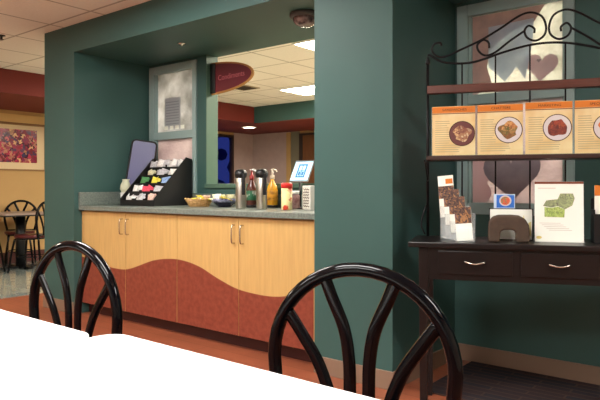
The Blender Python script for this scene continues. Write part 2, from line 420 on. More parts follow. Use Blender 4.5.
# ------------------------------------------------------------------ cabinets
YD = 2.834; ZC = .915
wave_pts = [(-4.741, .500), (-4.633, .480), (-4.34, .433), (-4.12, .420), (-4.0, .428), (-3.868, .463), (-3.68, .520), (-3.49, .547), (-3.33, .545), (-3.161, .514), (-2.98, .45), (-2.8, .400), (-2.62, .383), (-2.46, .386), (-2.306, .416), (-2.168, .464), (-2.08, .505)]
W = catmull([(x, 0, z) for x, z in wave_pts], 8)
def wz(x):
    for a, b in zip(W, W[1:]):
        if a.x <= x <= b.x: return a.z+(b.z-a.z)*(x-a.x)/(b.x-a.x)
    return W[-1].z
def cabinet(x0, label, filler=False):
    t = thing('base_cabinet', label, 'cabinet', (x0, YD, 0), 0, 'maple and red base cabinets')
    wd = 1.245
    bm = new(); add_box(bm, .0, wd-.001+(.05 if filler else 0), .02, .68, .09, ZC-.04); obj('body', bm, M_seam, t)
    box('toe_kick', (.0, wd-.001+(.05 if filler else 0), .07, .08, 0, .09), M_toe, t)
    if filler: box('filler_strip', (wd, wd+.05, .0, .02, .09, ZC-.045), M_maple, t)
    for i in range(2):
        a = .002+i*.6225; b = a+.6185
        d = box('door', (a, b, 0, .019, .092, ZC-.048), M_maple, t, bevel=.001)
        n = 26; xs = [a+.001+(b-a-.002)*k/n for k in range(n+1)]
        bm = new(); add_upright(bm, [(xs[0], .093)]+[(xs[-1], .093)]+[(x, wz(x+x0)) for x in xs[::-1]], -.0015, .0)
        p = obj('wave_panel', bm, M_redlam, d); p['label'] = 'red-brown laminate lower panel with a wavy top edge'
        hx = b-.038 if i == 0 else a+.038
        bm = new(); add_tube(bm, catmull([(hx, -.001, .70), (hx, -.026, .706), (hx, -.03, .76), (hx, -.026, .814), (hx, -.001, .82)], 5), .0052, 8); obj('handle', bm, M_nickel, d)
    return t
cabinet(-4.652, 'left maple base cabinet with red wave panels beside the left column')
cabinet(-3.406, 'right maple base cabinet with red wave panels beside the right column', True)
ct = thing('countertop', 'speckled grey-green countertop over the maple cabinets', 'countertop', (0, 0, 0))
box('slab', (CX1+.002, CX2-.002, YD-.03, YW-.001, ZC-.038, ZC), M_ctr, ct, bevel=.004)
box('side_splash', (CX1+.001, CX1+.02, YD-.03, YW-.02, ZC+.001, ZC+.115), M_ctr, ct, bevel=.003)
box('back_splash', (CX1+.02, CX2-.002, YW-.02, YW-.001, ZC+.001, ZC+.1), M_ctr, ct, bevel=.003)

# ------------------------------------------------------------------ things on the counter
# condiment caddy: five stepped rows of bins
CAD = Matrix.Translation((-4.405, 3.045, ZC+.001)) @ rot('Z', radians(4))
t = thing('condiment_organizer', 'black stepped condiment organizer full of packets on the counter', 'organizer', M=CAD)
CW, CD = .425, .43
side = [(0, 0), (CD, 0), (CD, .40), (.36, .415), (0, .06)]
for x in (0, CW-.006):
    bm = new()
    add_prism(bm, side, x, x+.006, Matrix(((0, 0, 1, 0), (1, 0, 0, 0), (0, 1, 0, 0), (0, 0, 0, 1))))
    obj('side_panel', bm, M_blackp, t)
box('back_panel', (.006, CW-.006, CD-.006, CD, 0, .40), M_blackp, t)
box('base', (.006, CW-.006, .0, CD-.006, 0, .006), M_blackp, t)
for k in range(5):
    y = k*.079; z = .05+k*.071
    bm = new()
    add_box(bm, .006, CW-.006, y, y+.004, max(.006, z-.068), z)             # riser / lip
    add_box(bm, .006, CW-.006, y+.004, min(y+.077, CD-.008), z-.035, z-.031)               # bin floor
    if k < 4:
        for x in (.142, .28): add_box(bm, x, x+.004, y+.004, y+.075, z-.031, z+.01)
    else: add_box(bm, .21, .214, y+.004, y+.075, z-.031, z+.02)
    obj('bin_row', bm, M_blackp, t)
def packet_bm(w, h, d=.006, bulge=.006):
    bm = new(); n = 4
    g = {}
    for s in (-1, 1):
        for i in range(n+1):
            for j in range(n+1):
                u, v = i/n, j/n
                b = s*(.0008+bulge*sin(pi*u)*sin(pi*v))
                g[s, i, j] = bm.verts.new(((u-.5)*w, b, v*h))
    for s in (-1, 1):
        for i in range(n):
            for j in range(n):
                f = bm.faces.new((g[s,i,j], g[s,i+1,j], g[s,i+1,j+1], g[s,i,j+1])); f.smooth = True
    for i in range(n):
        bm.faces.new((g[-1,i,0], g[-1,i+1,0], g[1,i+1,0], g[1,i,0])); bm.faces.new((g[-1,i,n], g[-1,i+1,n], g[1,i+1,n], g[1,i,n]))
        bm.faces.new((g[-1,0,i], g[-1,0,i+1], g[1,0,i+1], g[1,0,i])); bm.faces.new((g[-1,n,i], g[-1,n,i+1], g[1,n,i+1], g[1,n,i]))
    return bm
PC = {'white': (232, 230, 224), 'grey': (176, 176, 180), 'pink': (200, 62, 84), 'yellow': (222, 204, 70), 'green': (70, 130, 76),
      'blue': (132, 160, 204), 'cream': (214, 210, 178), 'orange': (200, 170, 156)}
pk = {}
for n_, c_ in PC.items():
    m_ = mat('packet_'+n_, c_, .5, rgb2=tuple(min(255, int(v*1.12+14)) for v in c_), scale=60)
    pk[n_] = (packet_bm(.088, .072, bulge=.008), m_)
pkm = {}
rows = [('front', ['white', 'grey', 'orange']), ('second', ['white', 'pink', 'grey']), ('third', ['green', 'yellow', 'blue']),
        ('fourth', ['cream', 'grey', 'white'])]
def place_packet(col, M, label, group, scl=1):
    if col not in pkm:
        bm, m_ = pk[col]; o = obj('condiment_packet', bm, m_); pkm[col] = o; first = True
    else:
        o = pkm[col].copy(); COL.objects.link(o)
    o.matrix_basis = M @ Matrix.Diagonal((scl, 1, scl, 1)); tag(o, label, 'packet', group); return o
posn = ['left', 'middle', 'right']
for k, (rn, cols) in enumerate(rows):
    for j, c in enumerate(cols):
        for q in range(4):
            x =   .006+.068+j*.138+random.uniform(-.016, .016)
            y = k*.079+.016+q*.010; z = .05+k*.071-.022+q*.003
            M = CAD @ Matrix.Translation((x, y, z)) @ rot('Y', random.uniform(-.38, .38)) @ rot('X', random.uniform(-.75, -.15)) @ rot('Z', random.uniform(-.4, .4))
            place_packet(c, M, f'{c} packet in the {posn[j]} bin of the {rn} row of the black organizer', f'{c} packets in the {posn[j]} bin of the {rn} row', .95)
for q in range(22):
    x = .045+.31*(q/21); y = 4*.079+.012+random.uniform(0, .04); z = .05+4*.071-.022+random.uniform(0, .022)
    M = CAD @ Matrix.Translation((x, y, z)) @ rot('Y', random.uniform(-.5, .5)) @ rot('X', random.uniform(-.5, -.1)) @ rot('Z', random.uniform(-.6, .6))
    place_packet('white' if q % 5 else 'grey', M, 'pale packet heaped in the topmost row of the black organizer', 'pale packets in the top row', .95)
# cream bag left of caddy
bm = new(); add_lathe(bm, [(0, 0), (.035, 0), (.045, .03), (.04, .07), (.028, .10), (.034, .115), (0, .11)], seg=12)
for v in bm.verts: v.co.x += random.uniform(-.004, .004); v.co.y += random.uniform(-.004, .004)
# it stands on a small white tub so its top reaches packet height
tag(obj('paper_bag', bm, mat('cream_bag', (200, 202, 176), .7, var=.1), None, loc=(-4.475, 3.15, ZC+.112)), 'crumpled cream bag on a white tub left of the organizer', 'bag')
t = thing('tub', 'plain white tub half hidden left of the black organizer', 'tub', (-4.475, 3.15, ZC+.001))
bm = new(); add_lathe(bm, [(0, 0), (.038, 0), (.046, .095), (0, .095)], seg=18); obj('body', bm, M_wmet, t)
bm = new(); add_lathe(bm, [(0, .0955), (.049, .0955), (.049, .105), (.045, .1105), (0, .1105)], seg=18); obj('lid', bm, M_wmet, t)
# lavender tray leaning in the corner
TM = Matrix.Translation((-4.545, 3.30, ZC+.027)) @ rot('Z', radians(45)) @ rot('Y', radians(8)) @ rot('X', radians(-7))
t = thing('serving_tray', 'lavender tray with black rim standing in the alcove corner', 'tray', M=TM)
bm = new(); add_upright(bm, rrect(-.108, .108, 0, .56, .035), 0, .006); obj('panel', bm, mat('lavender_plastic', (86, 86, 132), .35), t)
bm = new(); o_ = rrect(-.110, .110, -.002, .562, .036); add_tube(bm, [(x, 0, z) for x, z in o_+[o_[0]]], .008, 8, caps=False); obj('rim', bm, M_blackp, t)

# wicker basket and bowl
def basket(loc):
    t = thing('wicker_basket', 'small tan wicker basket of yellow packets beside the organizer', 'basket', loc)
    bm = new()
    for k in range(5):
        r = .075+.009*k; z = .006+k*.013
        add_tube(bm, [(r*1.15*cos(a), r*.85*sin(a), z) for a in [2*pi*i/28 for i in range(29)]], .0062, 6, caps=False)
    for i in range(18):
        a = 2*pi*i/18; add_tube(bm, [(.076*1.15*cos(a), .076*.85*sin(a), .004), (.115*1.15*cos(a), .115*.85*sin(a), .066)], .004, 5)
    obj('side', bm, M_wicker, t)
    bm = new(); add_lathe(bm, [(0, 0), (.08, 0), (.08, .006), (0, .006)], seg=24)
    for v in bm.verts: v.co.x *= 1.15; v.co.y *= .85
    obj('bottom', bm, M_wicker, t)
    return t
basket((-3.66, 3.27, ZC+.001))
t = thing('snack_bowl', 'dark bowl with blue-white pattern heaped with pale packets', 'bowl', (-3.395, 3.30, ZC+.001))
bm = new(); add_lathe(bm, [(0, 0), (.05, 0), (.055, .008), (.085, .03), (.112, .065), (.106, .066), (.08, .036), (0, .012)], seg=30)
obj('body', bm, mat('dark_glaze', (30, 28, 40), .2, rgb2=(42, 40, 60), scale=20), t)
bm = new(); add_lathe(bm, [(.0935, .039), (.1135, .0655), (.112, .0665), (.092, .039)], seg=30); obj('pattern_band', bm, mat('blue_white_glaze', (190, 190, 222), .3, rgb2=(60, 50, 90), scale=35), t)
for q in range(16):
    a = q*2.4; r = .022*math.sqrt(q+.3)
    M = Matrix.Translation((-3.395+r*cos(a), 3.30+r*sin(a), ZC+.045+.025*(1-r/.1)+.003*(q % 4))) @ rot('Z', a) @ rot('X', 1.1+random.uniform(-.3, .3))
    place_packet(['cream', 'yellow', 'white', 'cream'][q % 4], M, f"{['cream','yellow','white','cream'][q%4]} packet heaped in the dark snack bowl", f"{['cream','yellow','white','cream'][q%4]} packets in the dark bowl", .72)
for q in range(10):
    a = q*2.4; r = .025*math.sqrt(q+.3)
    M = Matrix.Translation((-3.655+r*1.1*cos(a)+.02, 3.27+r*.75*sin(a), ZC+.036+.028*(1-r/.1)+.003*(q % 3))) @ rot('Z', a) @ rot('X', 1.0+random.uniform(-.4, .4))
    place_packet(['yellow', 'cream', 'yellow', 'orange'][q % 4], M, f"{['yellow','cream','yellow','orange'][q%4]} packet inside the small wicker basket", f"{['yellow','cream','yellow','orange'][q%4]} packets in the wicker basket", .72)

# airpots
def airpot(loc, label):
    t = thing('coffee_airpot', label, 'thermos', loc, radians(40), 'steel coffee airpots')
    bm = new(); add_lathe(bm, [(0, 0), (.037, 0), (.038, .006), (.038, .214), (.035, .222), (0, .222)], seg=28); obj('body', bm, M_steel, t)
    bm = new(); add_lathe(bm, [(.0355, .220), (.042, .227), (.046, .243), (.044, .262), (.034, .277), (.018, .283), (0, .284)], seg=24); obj('lid', bm, M_blackp, t)
    bm = new(); add_box(bm, .012, .036, -.060, -.037, .10, .250); obj('spout', bm, M_blackp, t, bevel=.004)
    bm = new(); add_tube(bm, catmull([(0, .042, .25), (0, .060, .244), (0, .062, .20), (0, .039, .17)], 5), .006, 8); obj('handle', bm, M_blackp, t)
    return t
airpot((-3.03, 3.105, ZC+.001), 'left steel coffee airpot with black pump lid on the counter')
airpot((-2.845, 3.125, ZC+.001), 'right steel coffee airpot with black pump lid, left of yellow bottle')
# pump bottles
def bottle(loc, label, glass, lab, cap, top, tilt=0):
    t = thing('pump_bottle', label, 'bottle', loc, radians(20))
    bm = new(); add_lathe(bm, [(0, 0), (.038, 0), (.042, .008), (.042, .13), (.034, .165), (.016, .20), (.014, .225), (0, .225)], seg=24); obj('body', bm, glass, t)
    bm = new(); add_lathe(bm, [(.0425, .055), (.0428, .056), (.0428, .128), (.0425, .129)], seg=24); obj('paper_label', bm, lab, t)
    bm = new(); add_lathe(bm, [(.016, .215), (.018, .22), (.018, .245), (.008, .25), (.006, .285), (0, .285)], seg=16); obj('cap', bm, cap, t)
    bm = new(); add_tube(bm, catmull([(-.012, 0, .287), (.01, 0, .29), (.03, 0, .283), (.036, 0, .27)], 4), .006, 8); obj('pump', bm, top, t)
    bm = new(); add_lathe(bm, [(.044, .0), (.046, .002), (.046, .018), (.043, .02)], seg=20); obj('foot', bm, M_blackp, t)
bottle((-3.18, 3.38, ZC+.001), 'brown pump bottle with green label and red collar between two airpots',
       mat('brown_glass', (88, 44, 34), .15), mat('green_label', (34, 98, 66), .5, rgb2=(200, 200, 190), scale=22, lo=.5, hi=.62), mat('red_cap', (158, 44, 44), .4), M_wmet)
bottle((-3.035, 3.455, ZC+.001), 'yellow pump bottle with pale top right of the airpots',
       mat('amber_syrup', (205, 138, 26), .2, rgb2=(226, 168, 44), scale=14), mat('amber_label', (214, 150, 40), .5, rgb2=(120, 66, 24), scale=30, lo=.5, hi=.7), mat('pale_cap', (206, 188, 164), .4), mat('pale_pump', (222, 208, 186), .4))
# creamer canister with red lid
t = thing('creamer_canister', 'cream and red canister with a red lid on the counter', 'canister', (-2.615, 3.125, ZC+.001))
bm = new(); add_lathe(bm, [(0, 0), (.036, 0), (.037, .004), (.037, .148), (0, .148)], seg=28); obj('body', bm, mat('cream_red_wrap', (240, 224, 160), .4, rgb2=(206, 58, 34), scale=16, lo=.54, hi=.60), t)
bm = new(); add_lathe(bm, [(0, .1485), (.039, .1485), (.039, .176), (.032, .184), (0, .186)], seg=28); obj('lid', bm, mat('red_lid', (222, 48, 42), .35), t)
t = thing('small_jar', 'small dark red jar with white lid right of the canister', 'jar', (-2.715, 3.335, ZC+.001))
bm = new(); add_lathe(bm, [(0, 0), (.034, 0), (.037, .006), (.037, .09), (.028, .105), (0, .105)], seg=24); obj('body', bm, mat('maroon_jar', (96, 56, 58), .3, rgb2=(150, 120, 116), scale=26), t)
bm = new(); add_lathe(bm, [(0, .1055), (.032, .1055), (.032, .128), (0, .13)], seg=24); obj('lid', bm, M_wmet, t)
# white box with black marks
t = thing('sweetener_box', 'white box with black scribble print beside the right column', 'box', (-2.515, 3.27, ZC+.001), radians(-15))
box('carton', (-.045, .045, -.045, .045, 0, .165), mat('white_carton', (228, 224, 214), .5), t, bevel=.004)
bm = new()
for s in range(7):
    z = .025+s*.019; pts = [(-.032+.064*i/10, -.0462, z+.006*sin(i*1.9+s*2.2)) for i in range(11)]
    add_tube(bm, pts, .0023, 5)
obj('print', bm, M_text, t)
# tablet on stand
TB = Matrix.Translation((-2.72, 3.38, ZC+.001)) @ rot('Z', radians(2))
t = thing('tablet_display', 'silver tablet with a blue-white screen on a stand by the sill', 'tablet', M=TB)
S = Matrix.Translation((0, 0, .192)) @ rot('X', radians(-30))
b = box('bezel', (-.085, .085, -.004, .006, -.0, .185), mat('silver_bezel', (150, 150, 150), .3, metal=.6), t, bevel=.003, M=S)
s_ = box('screen', (-.078, .078, -.0055, -.0042, .012, .17), mat('screen_white', (190, 225, 240), .2, emit=.75, emitc=(.72, .9, 1)), b)
bm = new()
for q in ((-.04, -.028, .035, .148), (.028, .04, .035, .148), (-.028, .028, .136, .148), (-.028, .028, .035, .047), (-.028, .028, .088, .094), (-.003, .003, .047, .136), (-.024, -.006, .051, .084), (.006, .024, .051, .084)): add_box(bm, q[0], q[1], -.0063, -.0056, q[2], q[3])
obj('window_picture', bm, mat('screen_blue', (70, 130, 180), .2, emit=.35, emitc=(.1, .35, .6)), s_)
bm = new(); add_tube(bm, [(0, .02, 0.008), (0, .02, .198)], .010, 10); obj('post', bm, M_blackp, t)
bm = new(); add_lathe(bm, [(0, 0), (.07, 0), (.07, .006), (.02, .012), (0, .012)], seg=24); obj('foot', bm, M_blackp, t)

# ------------------------------------------------------------------ bakers rack
RA = radians(22.16); RM = Matrix.Translation((-1.421, 2.833, 0)) @ rot('Z', RA)
RW = 1.15
t = thing('bakers_rack', "dark wood and wrought iron baker's rack with drawers against the teal wall", 'rack', M=RM)
TT = .817
box('table_top', (-.062, RW+.05, -.36, .035, TT-.025, TT), M_dark, t, bevel=.004)
bm = new(); add_box(bm, .0, RW, -.335, -.315, .645, TT-.026); add_box(bm, .0, .02, -.315, .0, .645, TT-.026); add_box(bm, RW-.02, RW, -.315, .0, .645, TT-.026); add_box(bm, .02, RW-.02, -.02, 0, .645, TT-.026)
obj('apron', bm, M_dark, t)
for x in (-.015, RW-.03):
    for y in (-.34, -.025):
        bm = new()
        a = [(x, y), (x+.045, y), (x+.045, y+.045), (x, y+.045)]; c = (x+.0225, y+.0225)
        lo = [bm.verts.new((c[0]+(p[0]-c[0])*.75, c[1]+(p[1]-c[1])*.75, .0085 if x > .5 else 0)) for p in a]; hi = [bm.verts.new((*p, TT-.027)) for p in a]
        bm.faces.new(lo[::-1]); bm.faces.new(hi)
        for i in range(4): bm.faces.new((lo[i], lo[(i+1) % 4], hi[(i+1) % 4], hi[i]))
        obj('leg', bm, M_dark, t, bevel=.003)
for i, (a, b) in enumerate(((.073, .397), (.43, .745), (.775, 1.09))):
    d = box('drawer', (a, b, -.343, -.3355, .672, .778), M_dark, t, bevel=.002)
    c = (a+b)/2
    bm = new(); add_tube(bm, catmull([(c-.042, -.344, .733), (c-.038, -.36, .731), (c, -.368, .724), (c+.038, -.36, .731), (c+.042, -.344, .733)], 5), .0042, 8, ry=.0042); obj('handle', bm, M_nickel, d)
for x in (0, RW):
    bm = new(); add_tube(bm, [(x, 0, TT), (x, 0, 1.72)], .0075, 8)
    bm2 = add_lathe(bm, [(.0075, 1.70), (.013, 1.71), (.011, 1.722), (.0065, 1.735), (0, 1.75)], (x, 0, 0), 10)
    obj('post', bm, M_iron, t)
    s = 1 if x == 0 else -1
    bm = new(); add_tube(bm, catmull([(x-s*.012, -.02, TT+.01), (x-s*.03, -.02, TT+.05), (x-s*.028, -.015, TT+.09), (x-s*.008, -.004, TT+.16)], 5), .0045, 6)
    obj('side_scroll', bm, M_iron, t)
A_ = [(.0, 1.752), (.018, 1.746), (.075, 1.711), (.155, 1.699), (.225, 1.702), (.291, 1.718), (.354, 1.738), (.472, 1.767), (.575, 1.776)]
A_ = A_+[(RW-x, z) for x, z in A_[-2::-1]]
bm = new(); add_tube(bm, catmull([(x, 0, z) for x, z in A_], 4), .0058, 8); obj('crown_arch', bm, M_iron, t)
B_ = [(.070, 1.795), (.062, 1.811), (.035, 1.807), (.021, 1.78), (.035, 1.751), (.067, 1.736), (.107, 1.744), (.161, 1.767), (.258, 1.808), (.354, 1.861), (.437, 1.914), (.495, 1.931), (.547, 1.909), (.568, 1.857), (.560, 1.814), (.522, 1.79), (.483, 1.806), (.469, 1.841), (.488, 1.866), (.514, 1.85), (.514, 1.828)]
C_ = [(.303, 1.768), (.299, 1.796), (.274, 1.811), (.246, 1.787), (.252, 1.756), (.283, 1.732), (.33, 1.744), (.401, 1.797), (.468, 1.841)]
for s in (0, 1):
    for L, nm in ((B_, 'large_scroll'), (C_, 'small_scroll')):
        bm = new(); pts = [((RW-x) if s else x, .0, z) for x, z in L]
        add_tube(bm, catmull(pts, 5), .0055, 7); obj(nm, bm, M_iron, t)
def arch_z(x):
    P = catmull([(x_, 0, z_) for x_, z_ in A_], 4)
    for a, b in zip(P, P[1:]):
        if a.x <= x <= b.x: return a.z+(b.z-a.z)*(x-a.x)/(b.x-a.x)
for k in range(6):
    x = .171+k*(RW-.342)/5
    bm = new(); add_tube(bm, [(x, 0, TT), (x, 0, arch_z(x))], .0042, 6); obj('back_rod', bm, M_iron, t)
box('top_bar', (-.0, RW, -.045, -.008, 1.544, 1.586), M_rackw, t, bevel=.004)
box('shelf', (.008, RW-.008, -.20, -.008, 1.20, 1.221), mat('shelf_dark_wood', (56, 36, 30), .4, var=.15), t, bevel=.003)
for x in (.0, RW): bm = new(); add_tube(bm, catmull([(x, -.002, 1.10), (x, -.06, 1.14), (x, -.15, 1.19), (x, -.19, 1.197)], 4), .005, 6); obj('shelf_bracket', bm, M_iron, t)

# signs on the shelf
def shelf_sign(x0, x1, z1, title, food, plate, label, pc):
    w = x1-x0; h = z1-1.2225
    M = RM @ Matrix.Translation((x0, -.10, 1.2225))
    t = thing('menu_sign', label, 'sign', M=M, group='menu signs on the rack shelf')
    box('card', (0, w, 0, .002, 0, h), M_cream, t)
    box('header_band', (0, w, -.0008, 0, h-.032, h-.002), M_orange, t)
    box('header_stripe', (0, w, -.0008, 0, h-.038, h-.034), M_brown, t)
    textmesh('lettering', title, .016, M_text, t, Matrix.Translation((w*.52, -.0016, h-.018)) @ rot('X', pi/2), ext=.0003, sx=1.15)
    bm = new()
    for i in range(15):
        z = h-.075-i*.0108
        L = w*(.36 if h-.155 < z+.03 and z > .05 else .72)*random.uniform(.75, 1)
        add_box(bm, .014, .014+L, -.0006, 0, z, z+.0035)
    obj('text_lines', bm, M_gtext, t)
    cx, cz = pc[0]-x0, pc[1]-1.2225; R_ = min(.064, w-cx-.001)
    bm = new(); add_upright(bm, ell(cx, cz, R_, R_, 30), -.0014, -.0008); p = obj('plate_picture', bm, M_text, t)
    bm = new(); add_upright(bm, ell(cx, cz, R_-.004, R_-.004, 30), -.002, -.0014); obj('plate', bm, plate, p)
    bm = new()
    o_ = [(cx+(R_-.018)*(1+.16*sin(3*a+x0*20)+.1*sin(5*a))*cos(a)*.92, cz+(R_-.024)*(1+.14*sin(4*a+x0*9))*sin(a)) for a in [2*pi*k/26 for k in range(26)]]
    add_upright(bm, o_, -.0026, -.002); obj('food', bm, food, p)
    # acrylic holder
    bm = new(); add_box(bm, -.004, w+.004, .003, .0048, 0, h); add_box(bm, -.004, w+.004, -.06, .003, 0, .0022)
    obj('acrylic_holder', bm, M_clear, t)
P_w = mat('plate_white', (214, 206, 206), .4); P_g = mat('plate_grey', (96, 74, 72), .4)
shelf_sign(.030, .236, 1.469, 'SANDWICHES', blobs('soup', [(150, 100, 70), (206, 164, 116), (120, 60, 50), (214, 190, 150)], 40), mat('plate_maroon', (104, 58, 56), .4), 'leftmost menu sign, with a dark bowl of food', (.173, 1.333))
shelf_sign(.246, .455, 1.470, 'CHATTERS', blobs('greens', [(120, 76, 40), (180, 110, 60), (96, 90, 40), (206, 150, 90)], 45), P_w, 'second menu sign from left, brown food on a white plate', (.390, 1.345))
shelf_sign(.466, .673, 1.474, 'MARKETING', blobs('ribs', [(120, 50, 30), (166, 78, 44), (96, 36, 28), (150, 60, 40)], 45), P_w, 'third menu sign from left, red-brown food on a white plate', (.607, 1.350))
shelf_sign(.683, .890, 1.474, 'SPECIALTY', blobs('pasta', [(214, 150, 60), (230, 110, 50), (200, 90, 40), (240, 190, 100)], 45), P_w, 'fourth menu sign, cut off by the right edge, orange food', (.825, 1.345))

# white flyer with the green bag
t = thing('flyer_stand', 'white flyer with brown top edge and green picture standing on the rack', 'sign', M=RM @ Matrix.Translation((.500, -.20, TT+.001)) @ rot('X', radians(-3)))
box('card', (0, .207, 0, .002, 0, .276), M_wpap, t)
box('header_band', (0, .207, -.0008, 0, .266, .276), M_brown, t)
bm = new(); add_upright(bm, [(.042, .115), (.126, .113), (.128, .150), (.10, .162), (.07, .156), (.042, .160)], -.0012, -.0004)
g_ = obj('green_picture', bm, blobs('green_bag', [(150, 176, 84), (188, 206, 120), (164, 188, 96), (140, 160, 90)], 60), t); g_['label'] = 'bright green printed picture'
bm = new(); add_upright(bm, [(.036, .165), (.07, .158), (.10, .164), (.13, .15), (.160, .168), (.170, .20), (.163, .222), (.11, .222), (.098, .196), (.05, .19)], -.0014, -.0004)
g_ = obj('green_picture', bm, blobs('olive_bag', [(120, 128, 96), (146, 154, 116), (170, 184, 130), (104, 104, 92)], 60), t); g_['label'] = 'grey-olive printed picture'
bm = new()
for i in range(5): add_box(bm, .02+.01*i, .11+.012*i, -.0006, 0, .085-i*.008, .087-i*.008)
add_box(bm, .014, .09, -.0006, 0, .245, .248)
obj('text_lines', bm, mat('pale_ink', (206, 196, 186), .8), t)
bm = new(); add_upright(bm, ell(.018, .02, .012, .007, 14), -.0008, 0); obj('mark', bm, mat('yellow_ink', (226, 206, 120), .7), t)
bm = new(); add_box(bm, -.002, .209, .0025, .0045, 0, .278); add_box(bm, -.002, .209, -.05, .0025, -.0, .002); obj('acrylic_holder', bm, M_clear, t)

# framed card, little blue card, arch
t = thing('framed_card', 'white card in black frame behind the brown arch', 'card', M=RM @ Matrix.Translation((.300, -.15, TT+.001)))
box('card', (.004, .192, -.001, .003, .004, .146), M_wpap, t)
bm = new(); add_box(bm, 0, .196, .003, .007, 0, .15); add_box(bm, .192, .197, -.003, .003, 0, .15); add_box(bm, 0, .192, -.003, .003, 0, .004); obj('frame', bm, M_blackp, t)
bm = new(); add_upright(bm, [(.15, .03), (.188, .02), (.188, .09), (.165, .075), (.155, .12), (.149, .09)], -.0018, -.001); obj('yellow_picture', bm, mat('yellow_wash', (228, 216, 150), .7), t)
t = thing('photo_card', 'small blue card with a round red emblem above the framed card', 'card', M=RM @ Matrix.Translation((.322, -.125, TT+.001)))
box('card', (0, .096, 0, .003, 0, .218), mat('pale_blue_card', (200, 220, 240), .6), t)
box('blue_panel', (.012, .092, -.0008, 0, .153, .213), mat('blue_print', (48, 112, 208), .5), t)
bm = new(); add_upright(bm, ell(.052, .186, .028, .026), -.0016, -.0008); obj('ring', bm, P_w, t)
bm = new(); add_upright(bm, ell(.052, .186, .021, .020), -.0024, -.0016); obj('emblem', bm, blobs('emblem', [(206, 60, 50), (220, 110, 70), (90, 140, 90), (206, 70, 60)], 60), t)
bm = new()
ot = [(0, 0), (.050, 0), (.054, .045), (.066, .056), (.108, .056), (.120, .045), (.122, 0), (.178, 0), (.180, .04), (.176, .08), (.160, .108), (.135, .121), (.10, .124), (.045, .123), (.018, .114), (.004, .09), (.0, .05)]
add_upright(bm, ot, -.035, .035)
tag(obj('arch_block', bm, M_arch, None, bevel=.012, M=RM @ Matrix.Translation((.293, -.245, TT+.001))), 'brown rounded arch-shaped block with two thick legs on the rack', 'ornament')

# tiered brochure holder and brochures
HM = RM @ Matrix.Translation((.19, -.27, TT+.001)) @ rot('Z', radians(-12))
t = thing('brochure_holder', 'clear acrylic four-tier brochure holder at the left of the rack', 'brochure holder', M=HM)
for k in range(4):
    x, y, z = -.034*k, .042*k, .034*k
    bm = new(); add_box(bm, x-.045, x+.045, y-.012, y-.0105, 0, z+.055); add_box(bm, x-.045, x+.045, y+.014, y+.0155, 0, z+.13)
    add_box(bm, x-.045, x+.045, y-.0105, y+.014, z, z+.0015); add_box(bm, x-.045, x-.0435, y-.0105, y+.014, z+.0015, z+.055); add_box(bm, x+.0435, x+.045, y-.0105, y+.014, z+.0015, z+.055)
    obj('pocket', bm, M_clear, t)
food_b = blobs('brochure_photo', [(52, 34, 30), (90, 58, 46), (160, 112, 66), (62, 44, 42), (110, 84, 84)], 48)
nm = ['front', 'second', 'third', 'topmost back']
for k in range(4):
    x, y, z = -.034*k, .042*k, .034*k+.002
    b = thing('brochure', f'brochure in the {nm[k]} pocket of the clear brochure holder', 'brochure', M=HM @ Matrix.Translation((x-.003*k, y, z)) @ rot('Y', radians(-5)) @ rot('X', radians(-3)), group='brochures in the clear holder')
    h = .155 if k == 0 else .17 if k < 3 else .205
    box('sheet', (-.038, .038, 0, .006, 0, h), M_wpap, b)
    if k < 3: box('photo', (-.038, .038, -.0008, 0, h*.52, h), food_b, b)
    else:
        box('photo', (-.038, .038, -.0008, 0, h*.45, h*.75), food_b, b); box('orange_band', (0.0, .034, -.001, 0, h*.80, h*.92), M_orange, b)
# right brochure rack, cropped by the frame
t = thing('magazine_holder', 'black holder with orange-topped brochures cut by the right edge', 'brochure holder', M=RM @ Matrix.Translation((.745, -.19, TT+.001)))
bm = new()
for b in ((0, .19, -.03, -.024, 0, .13), (0, .19, .05, .056, 0, .2), (0, .006, -.024, .05, 0, .15), (.184, .19, -.024, .05, 0, .15), (.006, .184, -.024, .05, 0, .006)): add_box(bm, *b)
obj('body', bm, M_blackp, t)
b = thing('brochure', 'orange-topped brochure in the black holder at the right edge', 'brochure', M=RM @ Matrix.Translation((.755, -.175, TT+.008)))
box('sheet', (0, .15, 0, .006, 0, .252), M_wpap, b); box('orange_band', (0, .15, -.0008, 0, .205, .252), M_orange, b)
b = thing('brochure', 'yellow and white brochure in front, in the black holder', 'brochure', M=RM @ Matrix.Translation((.80, -.200, TT+.008)))
box('sheet', (0, .11, 0, .006, 0, .19), mat('yellow_paper', (232, 218, 60), .6), b)

# ------------------------------------------------------------------ valentine papers on window 2 and poster on window 1
def paper(name, outline, m, label, y=YW+.0195, th=.0008, cat='paper decoration', dy=0):
    bm = new(); add_upright(bm, outline, y-th-dy, y-dy)
    return tag(obj(name, bm, m), label, cat)
def tpaper(m):
    nt = m.node_tree; p = nt.nodes['Principled BSDF']; out = nt.nodes['Material Output']
    tr = nt.nodes.new('ShaderNodeBsdfTranslucent'); mx = nt.nodes.new('ShaderNodeMixShader'); mx.inputs[0].default_value = .55
    src = p.inputs['Base Color']
    if src.is_linked: nt.links.new(src.links[0].from_socket, tr.inputs['Color'])
    else: tr.inputs['Color'].default_value = src.default_value
    nt.links.new(p.outputs[0], mx.inputs[1]); nt.links.new(tr.outputs[0], mx.inputs[2]); nt.links.new(mx.outputs[0], out.inputs[0])
    return m
def scal(x0, x1, z0, z1, side, amp, n):
    o = [(x0, z0)]
    if side == 'r':
        K = n*8
        o += [(x1+amp*abs(sin(pi*n*k/K)), z0+(z1-z0)*k/K) for k in range(K+1)]
        o += [(x0, z1)]
    return o
